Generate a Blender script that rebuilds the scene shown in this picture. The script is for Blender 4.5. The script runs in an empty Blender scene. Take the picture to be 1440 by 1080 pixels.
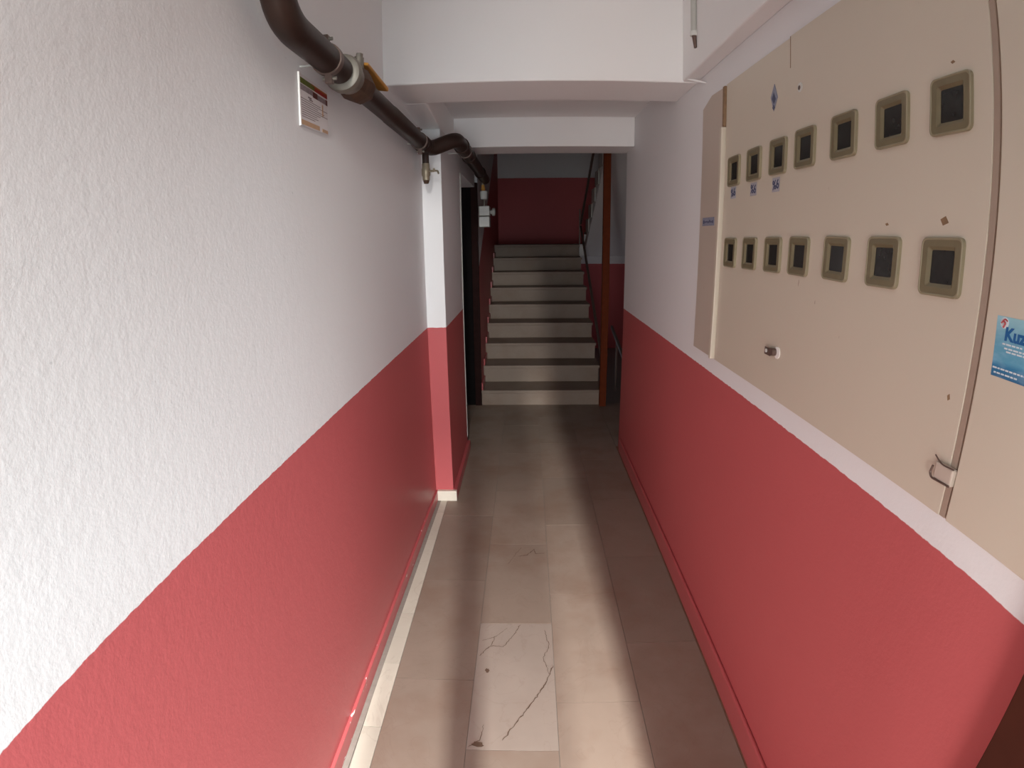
import bpy, bmesh, math, random
from mathutils import Vector, Matrix
random.seed(7)
S = bpy.context.scene
COL = S.collection

# ------------------------------------------------------------------ camera
def set_camera():
    cd = bpy.data.cameras.new('camera')
    cam = bpy.data.objects.new('camera', cd); COL.objects.link(cam)
    pitch, yaw, roll = 0.26048, -0.02804, -0.012065
    cp, sp, cy, sy, cr, sr = math.cos(pitch), math.sin(pitch), math.cos(yaw), math.sin(yaw), math.cos(roll), math.sin(roll)
    f = Vector((sy*cp, cy*cp, -sp)); r = Vector((cy, -sy, 0)); u = r.cross(f)
    r2 = r*cr + u*sr; u2 = -r*sr + u*cr
    cam.matrix_world = Matrix(((r2.x, u2.x, -f.x, 0), (r2.y, u2.y, -f.y, 0), (r2.z, u2.z, -f.z, 1.585), (0, 0, 0, 1)))
    cd.sensor_fit = 'HORIZONTAL'; cd.sensor_width = 36; cd.sensor_height = 27
    cd.lens = 19.3; cd.clip_start = 0.02; cd.clip_end = 200
    # the wide phone lens has barrel distortion: angle from the axis as a polynomial of the sensor radius (mm)
    cd.type = 'PANO'
    c = cd
    c.panorama_type = 'FISHEYE_LENS_POLYNOMIAL'
    c.fisheye_fov = math.radians(170)
    c.fisheye_polynomial_k0 = 0.0
    c.fisheye_polynomial_k1 = -0.0513976
    c.fisheye_polynomial_k2 = -0.000165786
    c.fisheye_polynomial_k3 = 4.49685e-05
    c.fisheye_polynomial_k4 = -1.163044e-06
    S.camera = cam
set_camera()

# ------------------------------------------------------------------ world, daylight, exposure
w = bpy.data.worlds.new('overcast_sky'); S.world = w; w.use_nodes = True
bg = w.node_tree.nodes['Background']
bg.inputs[0].default_value = (0.80, 0.88, 1.0, 1); bg.inputs[1].default_value = 0.15

def area(name, loc, target, sx, sy, power, color, spread=180):
    l = bpy.data.lights.new(name, 'AREA'); l.shape = 'RECTANGLE'; l.size = sx; l.size_y = sy
    l.energy = power; l.color = color; l.spread = math.radians(spread)
    o = bpy.data.objects.new(name, l); COL.objects.link(o)
    o.location = loc
    d = Vector(target) - Vector(loc)
    o.rotation_euler = d.to_track_quat('-Z', 'Y').to_euler()
    return o
# daylight from the street behind the camera (broad, low) and from the gap of sky between the houses opposite
WARM, COOL = (1.0, 0.97, 0.93), (0.82, 0.95, 1.0)
for nm, x0, x1, k, c in (('street_left_far_offscreen', -3.2, -1.9, 0.10, WARM), ('street_left_offscreen', -1.9, -0.9, 0.80, WARM), ('street_opposite_offscreen', -0.9, 0.5, 0.30, (0.95, 0.98, 1.0)),
                         ('street_right_offscreen', 0.5, 1.9, 1.05, COOL), ('street_right_far_offscreen', 1.9, 3.2, 0.28, COOL)):
    area(nm, ((x0+x1)/2, -3.2, 1.0), ((x0+x1)/2, 2.0, 1.0), x1-x0, 1.7, 172*(x1-x0)*k, c)
area('sky_gap_offscreen', (0.62, -9.0, 8.0), (0.0, 1.5, 0.0), 0.34, 9.8, 6200, (1.0, 0.98, 0.94))

S.view_settings.view_transform = 'Standard'
S.view_settings.look = 'None'
S.view_settings.gamma = 1.0
S.view_settings.use_curve_mapping = False
S.view_settings.exposure = 0.12
S.cycles.use_denoising = True
S.cycles.max_bounces = 10
S.cycles.diffuse_bounces = 6

# ------------------------------------------------------------------ materials
class NT:
    def __init__(s, name):
        s.m = bpy.data.materials.new(name); s.m.use_nodes = True
        s.t = s.m.node_tree; s.p = s.t.nodes['Principled BSDF']
    def n(s, typ, **kw):
        nd = s.t.nodes.new(typ)
        for k, v in kw.items(): setattr(nd, k, v)
        return nd
    def l(s, a, b): s.t.links.new(a, b)
    def val(s, x, sock):
        if hasattr(x, 'links'): s.l(x, sock)
        else: sock.default_value = x
    def math(s, op, a, b=None, clamp=False):
        nd = s.n('ShaderNodeMath', operation=op, use_clamp=clamp)
        s.val(a, nd.inputs[0])
        if b is not None: s.val(b, nd.inputs[1])
        return nd.outputs[0]
    def mix(s, f, a, b):
        nd = s.n('ShaderNodeMix', data_type='RGBA')
        s.val(f, nd.inputs[0])
        for x, i in ((a, 6), (b, 7)):
            if isinstance(x, tuple): x = x if len(x) == 4 else x + (1,)
            s.val(x, nd.inputs[i])
        return nd.outputs[2]
    def pos(s, scale=None):
        g = s.n('ShaderNodeNewGeometry')
        if scale is None: return g.outputs['Position']
        mp = s.n('ShaderNodeMapping'); s.l(g.outputs['Position'], mp.inputs[0]); mp.inputs['Scale'].default_value = scale
        return mp.outputs[0]
    def noise(s, vec, scale, detail=3, rough=0.5):
        nd = s.n('ShaderNodeTexNoise'); s.l(vec, nd.inputs['Vector'])
        nd.inputs['Scale'].default_value = scale; nd.inputs['Detail'].default_value = detail; nd.inputs['Roughness'].default_value = rough
        return nd.outputs['Fac']
    def ramp(s, x, lo, hi):
        nd = s.n('ShaderNodeMapRange'); nd.clamp = True
        s.val(x, nd.inputs[0]); nd.inputs[1].default_value = lo; nd.inputs[2].default_value = hi
        return nd.outputs[0]
    def bump(s, h, strength, dist=0.002):
        nd = s.n('ShaderNodeBump'); nd.inputs['Strength'].default_value = strength; nd.inputs['Distance'].default_value = dist
        s.l(h, nd.inputs['Height']); s.l(nd.outputs[0], s.p.inputs['Normal'])
    def color(s, c): s.val(c if hasattr(c, 'links') else (c + (1,) if len(c) == 3 else c), s.p.inputs['Base Color'])
    def rough(s, r): s.val(r, s.p.inputs['Roughness'])

MATS = {}
def simple(name, col, rough=0.5, metal=0.0, var=0.12, scale=20, bump=0.0, bscale=120, spec=0.35):
    if name in MATS: return MATS[name]
    k = NT(name); p = k.pos()
    nz = k.noise(p, scale)
    dark = tuple(c*(1-var) for c in col); light = tuple(min(1, c*(1+var)) for c in col)
    k.color(k.mix(nz, dark, light)); k.rough(rough); k.p.inputs['Metallic'].default_value = metal; k.p.inputs['Specular IOR Level'].default_value = spec
    if bump: k.bump(k.noise(p, bscale, 4), bump)
    MATS[name] = k.m
    return k.m

WHITE = (0.77, 0.765, 0.77); RED = (0.51, 0.110, 0.115)
def two_tone(name, a, b, white=WHITE, red=RED, bump=0.35, rough_w=0.6, rough_r=0.5, spec=0.22, spots=True):
    """white above, red dado below the painted line z = a + b*y"""
    k = NT(name); g = k.n('ShaderNodeNewGeometry'); sep = k.n('ShaderNodeSeparateXYZ'); k.l(g.outputs['Position'], sep.inputs[0])
    p = g.outputs['Position']
    edge = k.math('MULTIPLY', k.math('SUBTRACT', k.noise(p, 45, 4), 0.5), 0.007)
    line = k.math('ADD', k.math('MULTIPLY', sep.outputs['Y'], b), a)
    d = k.math('SUBTRACT', k.math('ADD', sep.outputs['Z'], edge), line)
    m = k.ramp(d, -0.0008, 0.0008)
    big = k.noise(p, 1.7, 3)
    wc = k.mix(big, tuple(c*0.96 for c in white), white)
    rc = k.mix(big, tuple(c*0.93 for c in red), red)
    if spots:
        sp = k.ramp(k.noise(p, 55, 2), 0.78, 0.80)
        wc = k.mix(k.math('MULTIPLY', sp, 0.35), wc, (0.35, 0.35, 0.36))
    k.color(k.mix(m, rc, wc))
    k.rough(k.math('ADD', k.math('MULTIPLY', m, rough_w - rough_r), rough_r))
    k.p.inputs['Specular IOR Level'].default_value = spec
    h = k.math('ADD', k.noise(p, 130, 3, 0.6), k.math('MULTIPLY', k.noise(p, 38, 2), 1.3))
    k.bump(h, bump, 0.0022)
    MATS[name] = k.m
    return k.m
M_LEFT = two_tone('left_wall_paint', 1.0483, 0.0139, bump=0.16, rough_r=0.40, spec=0.36)
M_PIL = two_tone('pilaster_paint', 1.0915, 0.0, bump=0.15, spots=False)
M_PIL_SIDE = M_PIL
M_RIGHT = two_tone('right_wall_paint', 1.083, 0.0, bump=0.15, spots=False)
M_STAIRL = two_tone('stair_wall_paint', 1.345-5.2*0.5, 0.5, bump=0.15, spots=False)
M_BACK = two_tone('landing_wall_paint', 2.545, 0.0, bump=0.15, spots=False)
M_UNDER = two_tone('stairwell_wall_paint', 1.19, 0.0, bump=0.15, spots=False)
M_CEIL = simple('ceiling_paint', (0.80, 0.79, 0.785), 0.6, var=0.03, scale=2.5, bump=0.12, bscale=90)
M_DARKCEIL = M_CEIL

def tile_mat(name, base, var=0.10, vein=(0.18, 0.12, 0.09), gloss=0.22, dirt=0.55):
    k = NT(name); p = k.pos()
    oi = k.n('ShaderNodeObjectInfo')
    off = k.n('ShaderNodeVectorMath', operation='ADD'); k.l(p, off.inputs[0])
    sc = k.n('ShaderNodeVectorMath', operation='SCALE'); cmb = k.n('ShaderNodeCombineXYZ')
    for i in range(3): k.l(oi.outputs['Random'], cmb.inputs[i])
    k.l(cmb.outputs[0], sc.inputs[0]); sc.inputs['Scale'].default_value = 37.0
    k.l(sc.outputs[0], off.inputs[1]); v = off.outputs[0]
    nz = k.noise(v, 7, 5, 0.6)
    c = k.mix(nz, tuple(x*(1-var) for x in base), tuple(x*(1+var) for x in base))
    rnd = k.math('ADD', k.math('MULTIPLY', oi.outputs['Random'], 0.16), 0.90)
    hsv = k.n('ShaderNodeHueSaturation'); k.l(c, hsv.inputs['Color']); k.l(rnd, hsv.inputs['Value']); c = hsv.outputs[0]
    ve = k.n('ShaderNodeTexNoise'); k.l(v, ve.inputs['Vector']); ve.inputs['Scale'].default_value = 4.5; ve.inputs['Detail'].default_value = 6; ve.inputs['Distortion'].default_value = 1.6
    vm = k.math('SUBTRACT', 1.0, k.ramp(k.math('ABSOLUTE', k.math('SUBTRACT', ve.outputs['Fac'], 0.5)), 0.0, 0.014))
    c = k.mix(k.math('MULTIPLY', vm, 0.13), c, vein)
    dm = k.math('MULTIPLY', k.ramp(k.noise(p, 2.6, 4, 0.6), 0.46, 0.70), dirt)
    c = k.mix(dm, c, (0.21, 0.13, 0.09))
    k.color(c)
    k.rough(k.math('ADD', k.math('MULTIPLY', k.noise(p, 9, 3), 0.18), gloss))
    k.p.inputs['Specular IOR Level'].default_value = 0.25
    k.bump(k.noise(p, 60, 3), 0.05, 0.001)
    MATS[name] = k.m
    return k.m
M_TILE = tile_mat('beige_marble_tile', (0.30, 0.238, 0.190), gloss=0.35)
M_TILE_LIGHT = tile_mat('pale_cracked_marble', (0.375, 0.318, 0.270), dirt=0.1)
M_STRIP = tile_mat('cream_marble_strip', (0.60, 0.57, 0.48), dirt=0.12, var=0.06)
M_GROUT = simple('cement_grout', (0.27, 0.24, 0.21), 0.9, var=0.2, scale=40)
M_CRACK = simple('dark_crack', (0.12, 0.075, 0.05), 0.9)
M_BASEMARBLE = simple('cream_marble_base', (0.72, 0.66, 0.56), 0.35, var=0.08, scale=30)
M_RAWBASE = simple('bare_brown_base', (0.26, 0.13, 0.085), 0.5, var=0.2, scale=25)
M_STAIR = tile_mat('stair_marble', (0.30, 0.238, 0.190), gloss=0.45, dirt=0.45)
M_TREAD = M_STAIR

def chipped(name, col, chip, thr, rough=0.35):
    k = NT(name); p = k.pos((30, 12, 60)); q = k.pos()
    m = k.ramp(k.noise(p, 1.0, 4, 0.65), thr, thr+0.02)
    base = k.mix(k.noise(q, 5), tuple(c*0.85 for c in col), col)
    k.color(k.mix(m, base, chip)); k.rough(rough); k.bump(k.noise(q, 50, 3), 0.2, 0.002)
    MATS[name] = k.m; return k.m
M_BASE_L = chipped('pink_base_paint', RED, (0.82, 0.78, 0.76), 0.66)
M_BASE_R = chipped('red_base_paint', RED, (0.55, 0.42, 0.36), 0.75)

def cream(name, col):
    k = NT(name); q = k.pos()
    base = k.mix(k.noise(q, 3.0, 3), tuple(c*0.95 for c in col), col)
    sc = k.ramp(k.noise(k.pos((90, 90, 26)), 1.0, 2, 0.5), 0.765, 0.79)
    sc2 = k.ramp(k.noise(q, 1.8, 2), 0.52, 0.6)
    k.color(k.mix(k.math('MULTIPLY', k.math('MULTIPLY', sc, sc2), 0.8), base, (0.30, 0.20, 0.14)))
    k.rough(0.42); k.bump(k.noise(q, 30, 3), 0.08, 0.002)
    MATS[name] = k.m; return k.m
M_CREAM = cream('cream_cabinet_paint', (0.60, 0.535, 0.435))
M_CREAM2 = cream('cream_stile_paint', (0.52, 0.44, 0.37))
M_EDGE = cream('brown_stained_edge', (0.36, 0.275, 0.215))
M_BROWNWOOD = simple('bare_brown_wood', (0.24, 0.15, 0.085), 0.8, var=0.3, scale=60)
M_PLASTIC = simple('yellowed_plastic', (0.165, 0.138, 0.080), 0.3, var=0.22, scale=22)
M_PLASTIC2 = simple('yellowed_plastic_rim', (0.26, 0.225, 0.145), 0.3, var=0.2, scale=22)
M_PANE = simple('dark_meter_glass', (0.020, 0.019, 0.017), 0.18, var=0.5, scale=55)
M_PIPE = simple('brown_painted_pipe', (0.030, 0.016, 0.012), 0.42, var=0.35, scale=14, bump=0.12, bscale=70, spec=0.25)
M_STEEL = simple('dull_galvanised_steel', (0.21, 0.19, 0.16), 0.5, 0.5, var=0.25, scale=40)
M_BRASS = simple('tarnished_brass', (0.30, 0.25, 0.18), 0.45, 0.5, var=0.3, scale=45)
M_YELLOW = simple('yellow_valve_handle', (0.50, 0.24, 0.045), 0.4, var=0.3, scale=30)
M_RUST = simple('rusty_iron', (0.065, 0.032, 0.018), 0.75, var=0.4, scale=50)
M_WHITEPL = simple('white_plastic', (0.60, 0.60, 0.57), 0.4, var=0.04)
M_GREYPL = simple('grey_plastic', (0.45, 0.45, 0.42), 0.45, var=0.06)
M_BLACKDOOR = simple('black_painted_door', (0.007, 0.006, 0.006), 0.7, var=0.3, spec=0.04)
M_BROWNJAMB = simple('dark_brown_jamb', (0.022, 0.009, 0.008), 0.7, var=0.3, spec=0.05)
M_POST = simple('red_brown_varnished_wood', (0.135, 0.027, 0.008), 0.6, var=0.3, scale=25, spec=0.08)
M_RAIL = simple('dark_iron', (0.13, 0.085, 0.07), 0.4, 0.2, var=0.2)
M_DOORLEAF = simple('dark_brown_door_paint', (0.055, 0.015, 0.009), 0.5, var=0.25, scale=12, spec=0.12)
M_WHITECHIP = simple('bare_white_plaster', (0.80, 0.78, 0.75), 0.8, var=0.08)
M_PAPER = simple('white_paper', (0.70, 0.66, 0.66), 0.5, var=0.03)
M_INK = simple('grey_ink', (0.22, 0.17, 0.17), 0.6, var=0.1)
M_BLUEINK = simple('blue_ink', (0.075, 0.085, 0.15), 0.6, var=0.2)
M_LABELPAPER = simple('bluish_label_paper', (0.40, 0.39, 0.42), 0.5, var=0.1, scale=120)

# ------------------------------------------------------------------ mesh building
class MB:
    def __init__(s): s.v = []; s.f = []
    def box(s, x0, x1, y0, y1, z0, z1):
        return s.hexa([(x0,y0,z0),(x1,y0,z0),(x1,y1,z0),(x0,y1,z0),(x0,y0,z1),(x1,y0,z1),(x1,y1,z1),(x0,y1,z1)])
    def hexa(s, c):
        b = len(s.v); s.v += [tuple(q) for q in c]
        for f in ((0,3,2,1),(4,5,6,7),(0,1,5,4),(1,2,6,5),(2,3,7,6),(3,0,4,7)): s.f.append(tuple(b+i for i in f))
        return s
    def prism(s, poly, axis, a, b):
        """poly in the two other axes (cyclic order), extruded along axis from a to b"""
        n = len(poly); o = len(s.v)
        def P(u, v, t): return {'x': (t, u, v), 'y': (u, t, v), 'z': (u, v, t)}[axis]
        s.v += [P(u, v, a) for u, v in poly] + [P(u, v, b) for u, v in poly]
        s.f.append(tuple(o+i for i in range(n))[::-1]); s.f.append(tuple(o+n+i for i in range(n)))
        for i in range(n):
            j = (i+1) % n; s.f.append((o+i, o+j, o+n+j, o+n+i))
        return s
    def tube(s, path, r, n=16, caps=True):
        path = [Vector(p) for p in path]; m = len(path)
        rs = r if isinstance(r, (list, tuple)) else [r]*m
        up = None; rings = []
        for i, p in enumerate(path):
            t = (path[min(i+1, m-1)] - path[max(i-1, 0)]).normalized()
            if up is None: up = Vector((0, 0, 1)) if abs(t.z) < 0.9 else Vector((1, 0, 0))
            a = (up - t*up.dot(t)).normalized(); up = a; b = t.cross(a)
            o = len(s.v); rings.append(o)
            for k in range(n):
                q = 2*math.pi*k/n; s.v.append(tuple(p + (a*math.cos(q) + b*math.sin(q))*rs[i]))
        for i in range(m-1):
            for k in range(n):
                j = (k+1) % n; s.f.append((rings[i]+k, rings[i]+j, rings[i+1]+j, rings[i+1]+k))
        if caps:
            s.f.append(tuple(rings[0]+k for k in range(n))[::-1]); s.f.append(tuple(rings[-1]+k for k in range(n)))
        return s
    def mesh(s, name, mat, bevel=0, seg=2, smooth=False):
        me = bpy.data.meshes.new(name); me.from_pydata(s.v, [], s.f)
        bm = bmesh.new(); bm.from_mesh(me); bmesh.ops.recalc_face_normals(bm, faces=bm.faces)
        if bevel: bmesh.ops.bevel(bm, geom=[e for e in bm.edges if e.calc_face_angle(0) > 0.5], offset=bevel, segments=seg, affect='EDGES', profile=0.5, clamp_overlap=True)
        bm.to_mesh(me); bm.free(); me.materials.append(mat)
        if smooth:
            for p in me.polygons: p.use_smooth = True
            me.set_sharp_from_angle(angle=0.7)
        return me
    def build(s, name, mat, parent=None, bevel=0, seg=2, smooth=False):
        return link(name, s.mesh(name, mat, bevel, seg, smooth), parent)
def link(name, me, parent=None, loc=None):
    o = bpy.data.objects.new(name, me); COL.objects.link(o)
    if loc is not None: o.location = loc
    if parent is not None:
        o.parent = parent
        o.matrix_parent_inverse = Matrix.Translation(-Vector(parent.location)) if loc is None else Matrix()
    return o
def empty(name, loc=(0, 0, 0)):
    o = bpy.data.objects.new(name, None); COL.objects.link(o); o.location = loc; o.empty_display_size = 0.05; return o
def tag(o, label, cat, group=None):
    o['label'] = label; o['category'] = cat
    if group: o['group'] = group
    return o
def struct(o, label=None, cat=None):
    o['kind'] = 'structure'
    if label: o['label'] = label
    if cat: o['category'] = cat
    return o
def box(x0, x1, y0, y1, z0, z1): return MB().box(x0, x1, y0, y1, z0, z1)
def bend(points, rad, n=6):
    """polyline with rounded corners"""
    pts = [Vector(p) for p in points]; out = [pts[0]]
    for i in range(1, len(pts)-1):
        a = (pts[i-1]-pts[i]); b = (pts[i+1]-pts[i]); r = min(rad, a.length*0.48, b.length*0.48)
        p0 = pts[i] + a.normalized()*r; p1 = pts[i] + b.normalized()*r
        for k in range(n+1):
            t = k/n; out.append(p0*(1-t)**2 + pts[i]*2*t*(1-t) + p1*t*t)
    out.append(pts[-1]); return out

# ------------------------------------------------------------------ setting: walls, beams, ceilings
def lw(y): return -0.572 + (y-3.12)*0.0155          # face of the left wall (slightly out of square)
Y0 = -0.45                                           # plane of the street door, behind the camera
m = MB(); m.prism([(lw(Y0)-0.2, Y0), (lw(Y0), Y0), (lw(3.124), 3.124), (lw(3.124)-0.2, 3.124)], 'z', 0, 2.75)
struct(m.build('wall_left', M_LEFT), 'rough white wall with a red painted dado beside the gas pipe', 'wall')
struct(box(-0.80, -0.463, 3.124, 4.0, 0.0, 2.194).build('wall_pilaster', M_PIL, bevel=0.004), 'projecting white and red pilaster behind the small gas tap', 'wall')
WR = 0.715
struct(box(WR, 0.95, Y0, 4.03, 0.0, 2.75).build('wall_right', M_RIGHT, bevel=0.004), 'smooth red wall under the cream meter cabinets', 'wall')
# front wall with the street door opening (behind the camera)
fw = MB(); fw.box(lw(Y0)-0.2, 0.95, Y0-0.15, Y0, 2.6, 2.75)
struct(fw.build('wall_front', M_CEIL), 'strip of wall over the street door', 'wall')
# beams
struct(box(-0.66, WR, 2.37, 2.705, 2.232, 2.75).build('trim_1', M_CEIL, bevel=0.006), 'deep white beam across the ceiling in front of the pilaster', 'beam')
struct(box(-0.66, WR, 3.745, 4.05, 2.187, 2.60).build('trim_2', M_CEIL, bevel=0.005), 'low white beam over the way to the stairs', 'beam')
struct(box(0.65, WR, Y0, 2.37, 2.235, 2.75).build('trim_3', M_CEIL, bevel=0.006), 'white edge beam along the wall over the meter cabinets', 'beam')
struct(MB().prism([(2.705, 2.2325), (2.705, 2.60), (3.745, 2.60), (3.745, 2.195), (3.124, 2.195)], 'x', -0.66, -0.463).build('trim_6', M_CEIL, bevel=0.006), 'white edge beam resting on the pilaster over the gas pipe', 'beam')
# ceilings
struct(box(-0.90, 0.95, Y0-0.15, 2.37, 2.75, 2.9).build('ceiling', M_CEIL), 'white ceiling of the entrance passage', 'ceiling')
struct(box(-0.80, WR, 2.705, 3.745, 2.375, 2.6).build('ceiling', M_CEIL), 'shaded low ceiling between the two beams', 'ceiling')
struct(box(-1.2, 2.0, 4.05, 9.2, 4.3, 4.5).build('ceiling', M_DARKCEIL), 'dark ceiling high over the stairs', 'ceiling')
# upper end walls of the stairwell
struct(box(-1.2, 2.0, 3.95, 4.05, 2.60, 4.3).build('wall_above_beam', M_DARKCEIL), 'dark wall over the low beam, facing the stairs', 'wall')
# left: recess with black door, return wall, stair wall
struct(box(-0.60, -0.463, 4.0, 5.14, 2.06, 4.3).build('wall_over_recess', M_UNDER), 'dim wall over the black door beyond the pilaster', 'wall')
struct(box(-1.2, -1.05, 3.9, 5.3, 0, 4.3).build('wall_recess', M_UNDER), 'unlit wall at the back of the recess', 'wall')
struct(box(-1.2, -0.44, 5.19, 9.0, 0, 4.3).build('wall_stair', M_STAIRL), 'dim wall beside the stairs with a sloping red dado', 'wall')
struct(box(-1.2, 2.0, 9.0, 9.2, 0, 4.3).build('wall_back', M_BACK), 'grey and dark red wall behind the stair landing', 'wall')
struct(box(1.85, 2.0, 4.03, 9.0, -1.8, 4.3).build('wall_stairwell', M_UNDER), 'unlit side wall of the stairwell', 'wall')
struct(box(0.95, 2.0, 3.90, 4.03, -1.8, 4.3).build('wall_stairwell_end', M_UNDER), 'unlit end wall of the stairwell', 'wall')
struct(box(0.79, 1.85, 8.98, 9.0, -1.8, 1.5).build('wall_under_landing', M_UNDER), 'black and grey wall below the upper flight', 'wall')
# small plaster lump at the end of the edge beam
struct(MB().tube([(0.66, 2.33, 2.236), (0.69, 2.30, 2.222), (0.716, 2.26, 2.205)], [0.003, 0.006, 0.003], 10).build('plaster_lump', M_CEIL, smooth=True), 'small lump of white plaster under the edge beam', 'plaster')

# ------------------------------------------------------------------ floor
floor = struct(box(-1.2, 2.0, Y0-0.6, 5.19, -0.12, -0.004).build('floor', M_GROUT), 'beige marble tiled floor of the passage', 'floor')
G = 0.0009
def tile(x0, x1, y0, y1, mat, name='floor_tile', dz=0.0):
    cx, cy = (x0+x1)/2, (y0+y1)/2; hx, hy = (x1-x0)/2-G, (y1-y0)/2-G
    me = MB().box(-hx, hx, -hy, hy, -0.02, dz).mesh(name, mat)
    return link(name, me, floor, (cx, cy, 0))
X = [-0.502, -0.202, 0.103, 0.405, 0.697]
for (x0, x1, joint) in ((X[0], X[1], 1.609), (X[1], X[2], 1.943), (X[2], X[3], 1.502), (X[3], X[4], 1.814)):
    y = joint - 0.65*5
    while y < 5.19:
        a, b = max(y, -1.05), min(y+0.65, 5.19)
        if b - a > 0.02:
            special = x0 == X[1] and abs(y-1.293) < 0.01
            t = tile(x0, x1, a, b, M_TILE_LIGHT if special else M_TILE, dz=random.uniform(-0.0003, 0.0003))
            if special: CRACKED = t
            if x0 == X[1] and abs(y-1.943) < 0.01: WORN = t
        y += 0.65
y = 1.37 - 0.3155*8
while y < 3.12:
    tile(-0.568, -0.502, y, min(y+0.3155, 3.124), M_STRIP, 'border_tile', 0.0004); y += 0.3155
y = 1.10 - 0.65*4
while y < 4.03:
    tile(0.697, 0.7145, y, min(y+0.65, 4.03), M_RAWBASE, 'border_tile', 0.0); y += 0.65
# landing tiles to the left of the way (recess) and right of the stairs
for (x0, x1) in ((-1.05, -0.802), (-0.802, -0.502)):
    y = 4.0
    while y < 5.19: tile(x0, x1, y, min(y+0.6, 5.19), M_TILE); y += 0.6
for x0 in (0.697, 1.0, 1.3):
    tile(x0, x0+0.3, 4.03, 4.6, M_TILE); tile(x0, x0+0.3, 4.6, 5.19, M_TILE)
# cracks in the pale tile
def crack(pts, w, parent):
    pts = [Vector((p[0], p[1], 0)) for p in pts]; fine = []
    for i in range(len(pts)-1):
        n = max(2, int((pts[i+1]-pts[i]).length/0.008))
        for k in range(n):
            q = pts[i].lerp(pts[i+1], k/n); fine.append(q + Vector((random.uniform(-.003, .003), random.uniform(-.003, .003), 0)))
    fine.append(pts[-1]); mb = MB(); n = len(fine)
    for i, p in enumerate(fine):
        t = (fine[min(i+1, n-1)]-fine[max(i-1, 0)]).normalized(); s_ = Vector((-t.y, t.x, 0))
        ww = w*(0.35+0.65*random.random())*(1 if 0 < i < n-1 else 0.2)
        mb.v += [tuple(p+s_*ww)+tuple(), tuple(p-s_*ww)]
    mb.v = [(v[0], v[1], 0.0012) for v in mb.v]
    for i in range(n-1): mb.f.append((2*i, 2*i+1, 2*i+3, 2*i+2))
    me = bpy.data.meshes.new('crack'); me.from_pydata(mb.v, [], mb.f); me.materials.append(M_CRACK)
    o = link('crack', me, parent); o.matrix_parent_inverse = Matrix.Translation(-Vector(parent.location)); return o
crack([(-0.085, 1.33), (-0.045, 1.40), (0.0, 1.47), (0.05, 1.56), (0.085, 1.64), (0.100, 1.69)], 0.0022, CRACKED)
crack([(0.085, 1.64), (0.06, 1.73), (0.088, 1.80), (0.07, 1.90)], 0.0014, CRACKED)
crack([(-0.195, 1.74), (-0.15, 1.80), (-0.10, 1.795), (-0.06, 1.86), (-0.03, 1.935)], 0.0018, CRACKED)
crack([(-0.19, 1.83), (-0.13, 1.86), (-0.085, 1.915)], 0.0013, CRACKED)
crack([(-0.15, 1.80), (-0.135, 1.86)], 0.0016, CRACKED)
crack([(-0.199, 1.30), (-0.16, 1.33), (-0.15, 1.40)], 0.0016, CRACKED)

crack([(-0.045, 2.475), (0.0, 2.485), (0.035, 2.545), (0.04, 2.50), (0.09, 2.505)], 0.0022, WORN)
crack([(-0.10, 2.40), (-0.06, 2.50), (-0.03, 2.56)], 0.0010, WORN)
def spot(cx, cy, rx, ry, parent, mat):
    n = 12; mb = MB(); mb.v = [(cx+rx*(0.7+0.5*random.random())*math.cos(2*math.pi*k/n), cy+ry*(0.7+0.5*random.random())*math.sin(2*math.pi*k/n), 0.0010) for k in range(n)]
    mb.f = [tuple(range(n))]
    me = bpy.data.meshes.new('stain'); me.from_pydata(mb.v, [], mb.f); me.materials.append(mat)
    o = link('stain', me, parent); o.matrix_parent_inverse = Matrix.Translation(-Vector(parent.location))
M_STAIN = simple('brown_stain', (0.12, 0.075, 0.05), 0.8, var=0.3, scale=60)
spot(-0.155, 1.661, 0.008, 0.012, CRACKED, M_STAIN)
spot(-0.165, 1.315, 0.022, 0.012, CRACKED, M_STAIN)

# ------------------------------------------------------------------ baseboards
def slant(y0, y1, d0, d1, z0, z1):
    return MB().prism([(lw(y0)+d0, y0), (lw(y0)+d1, y0), (lw(y1)+d1, y1), (lw(y1)+d0, y1)], 'z', z0, z1)
struct(slant(Y0, 3.124, -0.005, 0.011, 0.0, 0.066).build('baseboard_left', M_BASE_L, bevel=0.003), 'chipped pink painted baseboard under the rough wall', 'baseboard')
struct(slant(Y0, 3.124, -0.005, 0.03, -0.004, 0.0015).build('trim_4', M_GROUT), 'grey cement joint along the pink baseboard', 'joint')
o = struct(box(-0.562, -0.441, 3.100, 3.1245, 0.0, 0.068).build('baseboard_pilaster', M_BASEMARBLE, bevel=0.002), 'small bare cream marble baseboard at the foot of the pilaster', 'baseboard')
struct(box(-0.4635, -0.441, 3.1245, 4.0, 0.0, 0.068).build('baseboard_pilaster_side', M_BASE_R, bevel=0.002), 'red painted baseboard along the side of the pilaster', 'baseboard')
struct(box(0.700, WR+0.001, Y0, 3.93, 0.0, 0.105).build('baseboard_right', M_BASE_R, bevel=0.011, seg=4), 'dark red painted baseboard under the red wall', 'baseboard')

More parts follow.
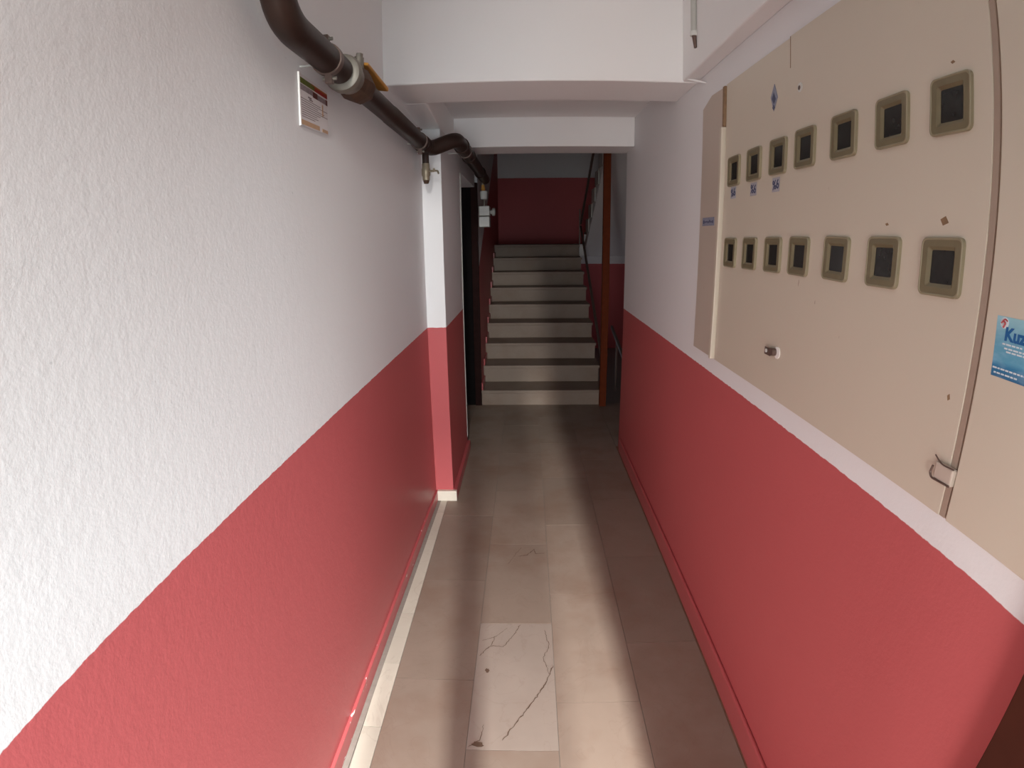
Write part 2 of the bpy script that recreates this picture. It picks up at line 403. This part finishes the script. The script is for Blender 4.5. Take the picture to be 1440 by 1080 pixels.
# ------------------------------------------------------------------ light blockers added behind the camera; open street door leaf at the lower right
d1 = struct(empty('light_blocker', (0.56, Y0-0.06, 0)), 'unseen dark panels added behind the camera to shape the light on the floor', 'door')
box(0.415, 0.715, Y0-0.09, Y0-0.03, 0.0, 2.6).build('blocker_right', M_DOORLEAF, d1, bevel=0.004)  # added unseen panel, cuts the daylight along the right of the floor
box(-0.122, -0.019, Y0-0.06, Y0-0.02, 0.0, 1.36).build('blocker_strip', M_DOORLEAF, d1, bevel=0.004)  # added unseen strip, casts the dark stripe on the floor
box(-0.34, 0.24, Y0-0.06, Y0-0.02, 1.36, 2.30).build('blocker_upper', M_DOORLEAF, d1, bevel=0.004)  # added unseen panel, keeps daylight off the far floor and stairs
box(0.24, 0.415, Y0-0.06, Y0-0.02, 1.75, 2.30).build('blocker_upper', M_DOORLEAF, d1, bevel=0.004)  # added unseen panel, trims the daylight in the right floor band
d2 = struct(box(0.665, 0.7149, Y0, 0.462, 0.03, 2.05).build('door_2', M_DOORLEAF, bevel=0.003), 'dark brown street door leaf folded back against the red wall', 'door')

# ------------------------------------------------------------------ recess door beyond the pilaster
d3 = struct(empty('door_3', (-0.75, 5.16, 0)), 'black door facing the passage beside the foot of the stairs', 'door')
box(-1.05, -0.50, 5.150, 5.19, 0.0, 2.06).build('leaf', M_BLACKDOOR, d3, bevel=0.003)
box(-0.50, -0.44, 5.135, 5.19, 0.0, 2.10).build('jamb', M_BROWNJAMB, d3, bevel=0.003)
box(-1.05, -0.50, 5.135, 5.19, 2.06, 2.10).build('head', M_BROWNJAMB, d3, bevel=0.003)
# bare plaster corner bead on the far edge of the pilaster
mb = MB(); pts = []
mb.tube([(-0.463, 4.0, 0.10), (-0.462, 4.001, 0.5), (-0.463, 4.0, 1.1), (-0.461, 4.0, 1.6), (-0.463, 4.001, 2.05)], [0.005, 0.004, 0.005, 0.0045, 0.009], 8)
struct(mb.build('trim_5', M_GREYPL, smooth=True), 'chipped pale corner strip on the far edge of the pilaster', 'trim')

# ------------------------------------------------------------------ stairs
SY, SD, SH, H1 = 5.15, 0.33, 0.17, -0.02
st = tag(empty('staircase', (0.15, SY, 0)), 'dim marble staircase rising to the red and grey landing wall', 'staircase')
SX0, SX1 = -0.44, 0.735
for k in range(9):
    z1 = (k+1)*SH + H1; z0 = k*SH + (H1 if k else 0); y = SY + k*SD
    xl = SX0
    box(xl, SX1, y, y+0.03, z0, z1-0.03).build('riser', M_STAIR, st, bevel=0.002, seg=1)
    yb = y + SD + 0.03 if k < 8 else 8.975
    box(xl, SX1+0.01, y-0.012, yb, z1-0.03, z1).build('tread', M_TREAD if k < 8 else M_TREAD, st, bevel=0.004)
    box(xl+0.002, SX1-0.01, y+0.03, y+SD+0.03, max(0, z0-0.12), z1-0.031).build('step_core', M_DARKCEIL, st)
    if k < 8:
        # red painted stepped skirting on the wall side
        box(-0.4395, -0.425, y+0.002, y+SD, z1, z1+0.07).build('skirting', M_BASE_R, st, bevel=0.002, seg=1)
# upper flight, rising back towards the passage
uf = tag(empty('staircase', (1.3, 7.7, 1.51)), 'underside of the upper stair flight with pale stepped end caps', 'staircase')
UY, UZ = 7.83, 1.51
for k in range(8):
    y1 = UY - k*0.32; z0 = UZ + k*0.168
    box(0.81, 1.825, y1-0.32, y1, z0+0.138, z0+0.168).build('tread', M_TREAD, uf)
    box(0.81, 1.825, y1-0.02, y1, z0, z0+0.138).build('riser', M_DARKCEIL, uf)
    if 1 <= k <= 6: box(0.795, 0.81, y1-0.31, y1-0.01, z0+0.0, z0+0.162).build('end_cap', M_GREYPL, uf, bevel=0.002)
mb = MB()
zl = UZ - 0.16; sl = 0.168/0.32
mb.hexa([(0.812, UY, zl), (1.825, UY, zl), (1.825, UY-8*0.32, zl+8*0.168), (0.812, UY-8*0.32, zl+8*0.168),
         (0.812, UY, zl+0.15), (1.825, UY, zl+0.15), (1.825, UY-8*0.32, zl+8*0.168+0.15), (0.812, UY-8*0.32, zl+8*0.168+0.15)])
mb.build('slab', M_DARKCEIL, uf)
box(SX1+0.012, 1.825, UY, 8.975, UZ-0.16, UZ).build('landing_slab', M_DARKCEIL, uf)
# post and railings
tag(box(0.700, 0.764, 5.085, 5.147, 0.0, 4.3).build('wooden_post', M_POST, bevel=0.004), 'red-brown wooden post beside the foot of the stairs', 'post')
hr = tag(empty('handrail', (0.765, 5.2, 0)), 'dark iron handrail sloping up the open side of the stairs', 'handrail')
def rz(y): return 0.60 + (y-5.85)*0.575
MB().prism([(5.2, rz(5.2)-0.022), (5.2, rz(5.2)+0.022), (7.85, rz(7.85)+0.022), (7.85, rz(7.85)-0.022)], 'x', 0.752, 0.776).build('rail', M_RAIL, hr, bevel=0.003)
for k in range(2, 9):
    y = SY + k*SD + 0.12; zb = (k+1)*SH + H1
    if k == 8: box(0.748, 0.764, y-0.008, y+0.008, zb-0.3, 2.0).build('baluster', M_RAIL, hr)
MB().prism([(7.85, 1.78), (7.85, 1.82), (6.0, 2.80), (6.0, 2.76)], 'x', 0.752, 0.776).build('rail', M_RAIL, hr, bevel=0.003)
hr2 = tag(empty('handrail', (1.0, 4.6, 0)), 'thin iron rail going down behind the wooden post', 'handrail')
MB().prism([(5.3, 0.300), (5.3, 0.335), (6.4, 0.585), (6.4, 0.55)], 'x', 0.99, 1.015).build('rail', M_RAIL, hr2)
box(0.994, 1.011, 6.0, 6.02, -0.1, 0.48).build('baluster', M_RAIL, hr2); box(0.994, 1.011, 5.4, 5.42, -0.1, 0.34).build('baluster', M_RAIL, hr2)
struct(box(0.745, 2.0, 5.19, 9.0, -0.5, -0.2).build('floor_lower', M_GROUT), 'unlit lower floor beside the stairs', 'floor')

# ------------------------------------------------------------------ meter cabinets on the right wall
XF = 0.708                                          # face of the doors
cab = tag(empty('meter_cabinet', (WR, 1.4, 1.145)), 'cream painted cabinet with fourteen small meter windows in two rows', 'cabinet')
ZB, ZT = 1.145, 2.132
# chamfered frame_stile
MB().prism([(2.025, ZB), (2.262, ZB), (2.267, 2.10), (2.16, ZT), (2.025, ZT-0.004)], 'x', XF-0.002, 0.722).build('frame_stile', M_CREAM2, cab, bevel=0.003)
box(XF-0.014, 0.722, 2.006, 2.026, ZB, 1.985).build('edge_strip', M_CREAM, cab, bevel=0.002)
box(XF-0.006, 0.722, 2.006, 2.026, 1.985, ZT-0.003).build('bare_strip', M_BROWNWOOD, cab, bevel=0.002)
box(0.7125, 0.722, 1.998, 2.006, ZB+0.005, ZT-0.01).build('rebate', M_BROWNWOOD, cab)
box(XF, 0.722, 1.4974, 1.998, ZB, ZT).build('door_panel', M_CREAM, cab, bevel=0.0004, seg=1)
box(XF-0.0006, 0.722, 0.765, 1.4970, ZB, ZT+0.004).build('door_panel', M_CREAM, cab, bevel=0.0004, seg=1)
box(XF-0.0012, 0.7118, 1.4955, 1.4985, 2.05, ZT+0.003).build('seam', M_BROWNWOOD, cab)
YC = (1.898, 1.727, 1.556, 1.397, 1.2135, 1.034, 0.862)
def rrect(hy, hz, r, n=4):
    out = []
    for cy, cz, a0 in ((hy-r, hz-r, 0), (-hy+r, hz-r, 90), (-hy+r, -hz+r, 180), (hy-r, -hz+r, 270)):
        for k in range(n+1):
            a = math.radians(a0+90*k/n); out.append((cy+r*math.cos(a), cz+r*math.sin(a)))
    return out
def ring_prism(outer, inner, x0, x1):
    """frame between two loops of the same length, front face at x0 and back at x1"""
    n = len(outer); mb = MB()
    for x, lp in ((x1, outer), (x0, outer), (x0, inner), (x1, inner)): mb.v += [(x, a, b) for a, b in lp]
    for j in range(4):
        k = (j+1) % 4
        for i in range(n):
            q = (i+1) % n; mb.f.append((j*n+i, j*n+q, k*n+q, k*n+i))
    return mb
HY, HZ = 0.053, 0.050
rim_me = ring_prism(rrect(HY, HZ, 0.012), rrect(HY-0.0045, HZ-0.0045, 0.009), -0.0085, 0.002).mesh('cover_rim', M_PLASTIC2, bevel=0.0012, seg=1)
lens_me = ring_prism(rrect(HY-0.004, HZ-0.004, 0.009), rrect(0.0355, 0.0345, 0.004), -0.0075, 0.002).mesh('clear_cover', M_PLASTIC)
bez = MB(); _o = rrect(0.0358, 0.0348, 0.004); _i = rrect(0.0290, 0.0285, 0.003); _n = len(_o)
bez.v = [(-0.0072, a, b) for a, b in _o] + [(-0.003, a, b) for a, b in _i] + [(0.001, a, b) for a, b in _i] + [(0.001, a, b) for a, b in _o]
for _j in range(4):
    for _q in range(_n): bez.f.append((_j*_n+_q, _j*_n+(_q+1) % _n, ((_j+1) % 4)*_n+(_q+1) % _n, ((_j+1) % 4)*_n+_q))
bez_me = bez.mesh('inner_bezel', M_PLASTIC)
pane_me = MB().prism(rrect(0.0295, 0.0290, 0.003), 'x', -0.0022, 0.0015).mesh('meter_glass', M_PANE)
for row, zc in enumerate((1.8255, 1.552)):
    for i, yc in enumerate(YC):
        zz = zc + (0.0 if row == 0 else 0.006*(i-3)/3) + (0.0045*(i-3)/3 if row == 0 else 0) - 0.002
        wn = empty('meter_window', (0, 0, 0)); wn.parent = cab; wn.location = Vector((XF+0.0005, yc, zz)) - Vector(cab.location)
        wn.rotation_euler = (random.uniform(-0.02, 0.02), 0, 0)
        for nm, me in (('cover_rim', rim_me), ('clear_cover', lens_me), ('inner_bezel', bez_me), ('meter_glass', pane_me)):
            c = bpy.data.objects.new(nm, me); COL.objects.link(c); c.parent = wn
# lock hasp, keyhole
lk = MB(); lk.tube([(XF-0.003, 1.474, 1.279), (XF+0.001, 1.474, 1.279)], 0.017, 20)
rose = lk.build('lock_rose', M_WHITECHIP, cab, smooth=True)
MB().tube([(XF-0.016, 1.486, 1.279), (XF-0.001, 1.486, 1.279)], 0.011, 16).build('lock', M_RAIL, cab, smooth=True)
hp = box(XF-0.013, XF-0.010, 1.497, 1.536, 1.264, 1.286).build('hasp', M_RAIL, cab, bevel=0.002)
MB().tube([(XF-0.015, 1.522, 1.276), (XF-0.012, 1.522, 1.276)], 0.0055, 12).build('rivet', M_WHITEPL, cab)
MB().tube([(XF-0.003, 1.437, 1.984), (XF+0.001, 1.437, 1.984)], 0.012, 18).build('keyhole_ring', M_WHITEPL, cab, smooth=True)
MB().tube([(XF-0.004, 1.439, 1.983), (XF+0.001, 1.439, 1.983)], 0.006, 14).build('keyhole', M_RAIL, cab)
# paper labels under three windows, tag on the frame_stile, blue diamond
FONT = None
def text_mesh(body, size, mat, bold=0.0):
    cu = bpy.data.curves.new('lettering', 'FONT'); cu.body = body; cu.size = size; cu.extrude = 0.0002; cu.offset = bold
    cu.align_x = 'CENTER'; cu.align_y = 'CENTER'
    ob = bpy.data.objects.new('tmp', cu); COL.objects.link(ob)
    dg = bpy.context.evaluated_depsgraph_get(); me = bpy.data.meshes.new_from_object(ob.evaluated_get(dg))
    bpy.data.objects.remove(ob); me.materials.clear(); me.materials.append(mat); return me
RIGHT_ROT = Matrix(((0, 0, -1, 0), (-1, 0, 0, 0), (0, 1, 0, 0), (0, 0, 0, 1)))   # text x -> -y, y -> z, faces -x
def wall_text(body, size, mat, loc, parent, bold=0.0, name='lettering', tilt=0.0):
    me = text_mesh(body, size, mat, bold); me.transform(Matrix.Rotation(tilt, 4, 'Z')); me.transform(RIGHT_ROT)
    me.transform(Matrix.Translation(loc)); return link(name, me, parent)
for yc, zc, tl in ((1.902, 1.746, 0.1), (1.728, 1.744, -0.05), (1.566, 1.744, 0.08)):
    box(XF-0.0015, XF-0.0008, yc-0.024, yc+0.024, zc-0.019, zc+0.021).build('paper_label', M_LABELPAPER, cab)
    wall_text('%6', 0.036, M_BLUEINK, (XF-0.002, yc, zc), cab, 0.0009, tilt=tl)
M_TAGPAPER = simple('blue_grey_tag', (0.24, 0.25, 0.32), 0.5, var=0.3, scale=90)
box(XF-0.0032, XF-0.0019, 2.085, 2.225, 1.640, 1.672).build('printed_tag', M_TAGPAPER, cab)
for k in range(7):
    yy = 2.10 + k*0.018; box(XF-0.0038, XF-0.0032, yy-0.007, yy+0.006, 1.647+random.uniform(0, .006), 1.660+random.uniform(-.004, .004)).build('printed_mark', M_BLUEINK, cab)
MB().prism([(1.575, 1.990), (1.598, 2.032), (1.622, 1.998), (1.600, 1.955)], 'x', XF-0.0016, XF-0.0004).build('diamond_sticker', M_TAGPAPER, cab)
MB().prism([(1.585, 1.987), (1.600, 2.008), (1.612, 1.992), (1.598, 1.975)], 'x', XF-0.0022, XF-0.0016).build('printed_mark', M_BLUEINK, cab)
MB().prism([(1.590, 1.963), (1.600, 1.975), (1.608, 1.966), (1.600, 1.958)], 'x', XF-0.0022, XF-0.0016).build('printed_mark', M_BLUEINK, cab)
# bare paint chips on the door
for (yy, zz, hy, hz) in ((0.868, 1.634, 0.011, 0.008), (1.035, 1.628, 0.006, 0.003), (0.86, 1.90, 0.006, 0.003), (0.80, 1.345, 0.004, 0.006)):
    MB().prism([(yy-hy, zz-hz*0.4), (yy-hy*0.2, zz+hz), (yy+hy, zz+hz*0.3), (yy+hy*0.3, zz-hz)], 'x', XF-0.0012, XF-0.0004).build('paint_chip', M_BROWNWOOD, cab)

cab2 = tag(empty('meter_cabinet', (WR, 0.5, 1.145)), 'plain cream cabinet door with a blue sticker, next to the cabinet of meter windows', 'cabinet')
box(XF-0.003, 0.722, 0.4622, 0.744, ZB, ZT).build('door_panel', M_CREAM, cab2, bevel=0.003)
box(XF+0.001, 0.722, 0.7505, 0.7649, ZB, ZT).build('edge_strip', M_EDGE, cab2, bevel=0.0015)
box(XF+0.004, 0.722, 0.7435, 0.7510, ZB, ZT).build('rebate', M_BROWNWOOD, cab2)
lt = box(XF-0.010, XF+0.002, 0.745, 0.790, 1.205, 1.236).build('latch', M_CREAM2, cab2, bevel=0.003)
MB().tube(bend([(XF-0.011, 0.742, 1.238), (XF-0.012, 0.772, 1.236), (XF-0.011, 0.792, 1.246)], 0.01), 0.0014, 6).build('wire', M_RAIL, cab2)
MB().tube(bend([(XF-0.011, 0.745, 1.207), (XF-0.012, 0.790, 1.205), (XF-0.011, 0.797, 1.212), (XF-0.011, 0.793, 1.226)], 0.008), 0.002, 6).build('wire', M_RAIL, cab2)

# blue sticker with the letters Kuz
def grad_mat(name, stops, axis_z0, axis_z1):
    k = NT(name); sep = k.n('ShaderNodeSeparateXYZ'); k.l(k.pos(), sep.inputs[0])
    f = k.ramp(sep.outputs['Z'], axis_z0, axis_z1); r = k.n('ShaderNodeValToRGB'); k.l(f, r.inputs[0])
    e = r.color_ramp.elements
    e[0].position, e[0].color = stops[0][0], stops[0][1]+(1,); e[1].position, e[1].color = stops[-1][0], stops[-1][1]+(1,)
    for p_, c_ in stops[1:-1]: n_ = e.new(p_); n_.color = c_+(1,)
    nz = k.noise(k.pos((30, 30, 90)), 1.0, 4)
    k.color(k.mix(k.math('MULTIPLY', k.ramp(nz, 0.45, 0.7), 0.22), r.outputs[0], (0.45, 0.66, 0.80))); k.rough(0.3)
    return k.m
M_STICK = grad_mat('blue_sea_print', [(0.0, (0.025, 0.13, 0.27)), (0.2, (0.03, 0.20, 0.38)), (0.27, (0.10, 0.34, 0.50)), (0.6, (0.13, 0.36, 0.50)), (1.0, (0.30, 0.55, 0.62))], 1.405, 1.498)
sk = tag(empty('sticker', (XF-0.003, 0.64, 1.405)), 'small blue sea-patterned sticker with the letters Kuz on the plain cabinet door', 'sticker')
xs = XF-0.0036
MB().hexa([(xs, 0.545, 1.406), (XF-0.003, 0.545, 1.406), (XF-0.003, 0.7135, 1.406), (xs, 0.7135, 1.406), (xs, 0.549, 1.498), (XF-0.003, 0.549, 1.498), (XF-0.003, 0.7185, 1.496), (xs, 0.7185, 1.496)]).build('sheet', M_STICK, sk)
M_BLUETXT = simple('deep_blue_print', (0.015, 0.11, 0.30), 0.4); M_REDTXT = simple('red_print', (0.42, 0.08, 0.09), 0.4); M_WHITETXT = simple('white_print', (0.62, 0.70, 0.74), 0.4)
MB().tube([(xs-0.0003, 0.702, 1.487), (xs, 0.702, 1.487)], 0.0085, 18).build('emblem_disc', M_WHITETXT, sk)
MB().tube(bend([(xs-0.0006, 0.708, 1.486), (xs-0.0006, 0.702, 1.493), (xs-0.0006, 0.696, 1.490)], 0.004), 0.0013, 6).build('emblem', M_REDTXT, sk)
MB().tube(bend([(xs-0.0006, 0.705, 1.489), (xs-0.0006, 0.699, 1.487), (xs-0.0006, 0.703, 1.480)], 0.004), 0.0016, 6).build('emblem', M_REDTXT, sk)
wall_text('Kuz', 0.027, M_BLUETXT, (xs-0.0004, 0.677, 1.4705), sk, 0.0010)
for k, (a, b, z) in enumerate(((0.66, 0.70, 1.4565), (0.60, 0.695, 1.4505), (0.62, 0.69, 1.446), (0.56, 0.712, 1.419), (0.66, 0.708, 1.412))):
    yy = b
    while yy > a:
        l_ = random.uniform(0.004, 0.010); box(xs-0.0004, xs, max(a, yy-l_), yy, z-0.0012, z+0.0012).build('print_line', M_WHITETXT, sk); yy -= l_+0.002

# ------------------------------------------------------------------ notice on the left wall
nt = tag(empty('notice', (lw(1.58)+0.002, 1.58, 1.905)), 'printed notice with a green and red header on the rough white wall', 'notice')
def on_left(y0, y1, z00, z01, z10, z11, d, mat, name, th=0.0006):
    """flat quad on the left wall: at y0 from z00 to z01, at y1 from z10 to z11"""
    a = [(lw(y)+dd, y, z) for dd in (d, d+th) for (y, z) in ((y0, z00), (y1, z10), (y1, z11), (y0, z01))]
    return MB().hexa(a).build(name, mat, nt)
NY0, NY1 = 1.480, 1.686
def NZ(t, s):                                        # t across 0..1, s up 0..1
    return (1.905 + t*0.006) + s*((2.043 - t*0.003) - (1.905 + t*0.006))
def nq(t0, t1, s0, s1, d, mat, name): 
    return on_left(NY0+(NY1-NY0)*t0, NY0+(NY1-NY0)*t1, NZ(t0, s0), NZ(t0, s1), NZ(t1, s0), NZ(t1, s1), d, mat, name)
nq(0, 1, 0, 1, 0.004, M_PAPER, 'sheet')
M_GREEN = simple('green_print', (0.12, 0.13, 0.02), 0.4, var=0.5, scale=80); M_NRED = simple('crimson_print', (0.30, 0.02, 0.015), 0.4, var=0.3, scale=60)
M_ORANGE = simple('orange_print', (0.40, 0.14, 0.03), 0.4); M_PHOTO = simple('grey_photo_print', (0.26, 0.21, 0.22), 0.4, var=0.6, scale=110); M_TAN = simple('tan_print', (0.52, 0.33, 0.20), 0.4, var=0.15, scale=40)
M_DK = simple('dark_red_print', (0.10, 0.025, 0.02), 0.4, var=0.3, scale=60)
nq(0.03, 0.52, 0.82, 0.93, 0.0047, M_GREEN, 'header'); nq(0.52, 1.0, 0.82, 0.90, 0.0047, M_NRED, 'header'); nq(0.40, 1.0, 0.90, 0.935, 0.0047, M_ORANGE, 'header')
nq(0.03, 0.45, 0.69, 0.80, 0.0047, M_PHOTO, 'picture'); nq(0.45, 0.62, 0.67, 0.79, 0.0047, M_DK, 'picture'); nq(0.62, 0.93, 0.67, 0.78, 0.0047, M_PHOTO, 'picture'); nq(0.93, 1.0, 0.665, 0.79, 0.0047, M_DK, 'picture')
nq(0.28, 0.40, 0.60, 0.63, 0.0047, M_INK, 'print_line'); nq(0.32, 0.44, 0.565, 0.59, 0.0047, M_INK, 'print_line')
nq(0.78, 0.82, 0.36, 0.62, 0.0047, M_TAN, 'print_line')
for k in range(9):
    s_ = 0.53 - k*0.044; e_ = (0.72, 0.98, 0.62, 0.86, 0.98, 0.70, 0.58, 0.62, 0.50)[k]
    nq(0.06 if k else 0.03, e_, s_, s_+0.012, 0.0047, M_INK, 'print_line')
nq(0.03, 0.66, 0.02, 0.115, 0.0047, M_TAN, 'footer'); nq(0.76, 0.98, 0.02, 0.09, 0.0047, M_TAN, 'footer')
mb = MB(); mb.hexa([(lw(1.48)+d, y, z) for (d, y) in ((0.001, 1.4790), (0.005, 1.4790), (0.006, 1.4820), (0.001, 1.4820)) for z in (1.903, 2.045)][0:8][::2] + [(lw(1.48)+d, y, 2.045) for (d, y) in ((0.001, 1.4790), (0.005, 1.4790), (0.006, 1.4820), (0.001, 1.4820))])
mb.build('curled_edge', M_WHITECHIP, nt)

# ------------------------------------------------------------------ gas pipe on the left wall
gp = tag(empty('gas_pipe', (-0.52, 1.2, 2.075)), 'thick brown gas pipe with valve running along the rough white wall', 'pipe')
PX, PZ, PR = -0.52, 2.075, 0.039
MB().tube(bend([(PX, 1.165, 2.745), (PX, 1.165, PZ), (PX, 1.60, PZ)], 0.13, 10), PR, 24).build('elbow_pipe', M_PIPE, gp, smooth=True)
MB().tube([(PX, 1.58, PZ), (PX, 1.66, PZ)], 0.031, 24).build('pipe_neck', M_PIPE, gp, smooth=True)
un = MB().tube([(PX, 1.612, PZ), (PX, 1.618, PZ), (PX, 1.632, PZ), (PX, 1.650, PZ), (PX, 1.660, PZ), (PX, 1.69, PZ)], [0.040, 0.052, 0.056, 0.055, 0.049, 0.047], 28).build('union_ring', M_STEEL, gp, smooth=True)
vb = MB(); vb.tube([(PX, 1.69, PZ), (PX, 1.72, PZ), (PX, 1.76, PZ), (PX, 1.80, PZ), (PX, 1.83, PZ)], [0.046, 0.052, 0.056, 0.052, 0.043], 8)
vb.build('valve_body', M_RUST, gp)
MB().tube([(PX+0.012, 1.745, PZ+0.04), (PX+0.016, 1.745, PZ+0.078)], [0.018, 0.015], 14).build('valve_stem', M_STEEL, gp, smooth=True)
MB().tube([(PX+0.017, 1.745, PZ+0.078), (PX+0.018, 1.745, PZ+0.09)], 0.011, 6).build('stem_nut', M_STEEL, gp)
hd = MB(); hd.hexa([(PX-0.006, 1.75, PZ+0.062), (PX+0.042, 1.75, PZ+0.054), (PX+0.040, 2.02, PZ+0.040), (PX-0.002, 2.02, PZ+0.046), (PX-0.006, 1.75, PZ+0.070), (PX+0.044, 1.75, PZ+0.063), (PX+0.042, 2.02, PZ+0.054), (PX-0.002, 2.02, PZ+0.060)])
hd.build('valve_handle', M_YELLOW, gp, bevel=0.004)
MB().tube([(PX, 1.82, PZ), (PX, 2.20, PZ), (PX, 2.205, PZ), (PX, 2.93, PZ)], [PR-0.003, PR-0.003, PR-0.001, PR-0.001], 24).build('straight_pipe', M_PIPE, gp, smooth=True)
MB().tube([(PX, 2.86, PZ), (PX, 2.87, PZ), (PX, 2.99, PZ), (PX, 3.0, PZ)], [PR, PR+0.006, PR+0.006, PR-0.004], 24).build('tee', M_PIPE, gp, smooth=True)
JX, JZ, JR = -0.360, 2.116, 0.040
MB().tube(bend([(PX, 2.95, PZ-0.002), (PX+0.03, 3.005, PZ-0.006), (JX-0.01, 3.055, JZ+0.006), (JX, 3.20, JZ+0.002), (JX, 5.08, JZ)], 0.055, 8), JR, 20).build('offset_pipe', M_PIPE, gp, smooth=True)
for y in (3.22, 3.62, 4.5): MB().tube([(JX, y, JZ), (JX, y+0.006, JZ), (JX, y+0.055, JZ), (JX, y+0.06, JZ)], [JR, JR+0.006, JR+0.006, JR], 20).build('coupling', M_PIPE, gp, smooth=True)
# drain tap below the tee
MB().tube([(PX+0.003, 2.95, PZ-0.03), (PX+0.003, 2.95, 1.985)], 0.018, 16).build('drop_pipe', M_PIPE, gp, smooth=True)
tp = MB().tube([(PX+0.003, 2.95, 1.988), (PX+0.003, 2.95, 1.982), (PX+0.003, 2.95, 1.962), (PX+0.003, 2.95, 1.957), (PX+0.003, 2.95, 1.925), (PX+0.003, 2.95, 1.918), (PX+0.003, 2.95, 1.900), (PX+0.003, 2.95, 1.896)], [0.017, 0.020, 0.020, 0.023, 0.023, 0.019, 0.019, 0.014], 12).build('tap_body', M_BRASS, gp, smooth=True)
MB().tube([(PX+0.003, 2.95, 1.898), (PX+0.003, 2.95, 1.882)], [0.017, 0.012], 10).build('tap_plug', M_RUST, gp)
MB().tube([(PX+0.02, 2.945, 1.945), (PX+0.048, 2.94, 1.945)], 0.006, 10).build('tap_stem', M_BRASS, gp)
lv = MB().tube(bend([(PX+0.045, 2.94, 1.958), (PX+0.050, 2.94, 1.945), (PX+0.066, 2.935, 1.945), (PX+0.072, 2.93, 1.930)], 0.006), 0.005, 8).build('tap_lever', M_BRASS, gp, smooth=True)
# clamps with bolts, and their wall anchors
def clamp(y, x=PX, z=PZ, r=PR, ang=60, bolts=True):
    c = MB(); n = 28
    loop = [(x+(r+0.004)*math.cos(2*math.pi*k/n), z+(r+0.004)*math.sin(2*math.pi*k/n)) for k in range(n)]
    inn = [(x+(r-0.001)*math.cos(2*math.pi*k/n), z+(r-0.001)*math.sin(2*math.pi*k/n)) for k in range(n)]
    for yy, lp in ((y-0.011, inn), (y-0.011, loop), (y+0.011, loop), (y+0.011, inn)): c.v += [(a, yy, b) for a, b in lp]
    for j in range(4):
        for i in range(n): c.f.append((j*n+i, j*n+(i+1) % n, ((j+1) % 4)*n+(i+1) % n, ((j+1) % 4)*n+i))
    o = c.build('clamp', M_RAIL, gp, smooth=True)
    if bolts:
        for s_ in (1, -1):
            zz = z + s_*(r+0.014); xx = x - 0.004*s_
            box(xx-0.010, xx+0.010, y-0.010, y+0.010, zz-0.012, zz+0.012).build('bolt_lug', M_RAIL, o, bevel=0.002)
            MB().tube([(xx-0.018, y, zz+0.002), (xx+0.020, y, zz+0.002)], 0.005, 8).build('bolt', M_STEEL, o)
    MB().tube([(lw(y)-0.002 if x < -0.45 else -0.4645, y, z-0.012), (x-r, y, z-0.012)], 0.003, 8).build('anchor', M_GREYPL, o)
clamp(1.50); clamp(2.80); clamp(3.42, JX, JZ, JR, bolts=False)

# ------------------------------------------------------------------ gas regulator beside the stairs
gr = tag(empty('gas_regulator', (-0.36, 5.0, 1.7)), 'white gas shut-off box with a small yellow regulator hanging beside the stairs', 'regulator')
box(-0.412, -0.318, 4.96, 5.13, 1.795, 1.880).build('upper_box', M_WHITEPL, gr, bevel=0.006)
box(-0.414, -0.320, 4.96, 5.13, 1.697, 1.788).build('lower_box', M_WHITEPL, gr, bevel=0.006)
MB().tube([(-0.318, 5.03, 1.830), (-0.300, 5.03, 1.830), (-0.299, 5.03, 1.830), (-0.275, 5.03, 1.830), (-0.268, 5.03, 1.830)], [0.020, 0.020, 0.034, 0.034, 0.018], 16).build('side_knob', M_GREYPL, gr, smooth=True)
MB().tube([(-0.366, 5.03, 1.88), (-0.366, 5.03, 1.95)], 0.006, 10).build('thin_pipe', M_STEEL, gr)
MB().tube([(-0.370, 5.03, 1.940), (-0.370, 5.03, 1.945), (-0.370, 5.03, 2.010), (-0.370, 5.03, 2.014)], [0.022, 0.030, 0.034, 0.030], 16).build('regulator_cap', M_WHITEPL, gr, smooth=True)
MB().tube([(-0.374, 5.03, 2.012), (-0.376, 5.03, 2.03), (-0.378, 5.03, 2.07)], [0.016, 0.018, 0.012], 12).build('yellow_body', M_YELLOW, gr, smooth=True)
MB().tube([(-0.378, 5.03, 2.065), (-0.378, 5.03, 2.09), (-0.376, 5.03, 2.10), (-0.370, 5.03, 2.12)], [0.012, 0.015, 0.010, 0.009], 12).build('fitting', M_STEEL, gr, smooth=True)

# ------------------------------------------------------------------ white cable conduit on the edge beam
cn = tag(empty('cable_conduit', (0.645, 2.178, 2.31)), 'short white cable conduit ending in a grey plug on the edge beam', 'conduit')
MB().tube([(0.640, 2.178, 2.748), (0.640, 2.178, 2.372)], 0.011, 14).build('tube', M_GREYPL, cn, smooth=True)
MB().tube([(0.640, 2.178, 2.376), (0.640, 2.178, 2.358)], 0.014, 14).build('collar', M_WHITEPL, cn, smooth=True)
MB().tube([(0.641, 2.176, 2.360), (0.642, 2.175, 2.345), (0.645, 2.172, 2.312)], [0.010, 0.008, 0.006], 10).build('plug', M_RAIL, cn, smooth=True)
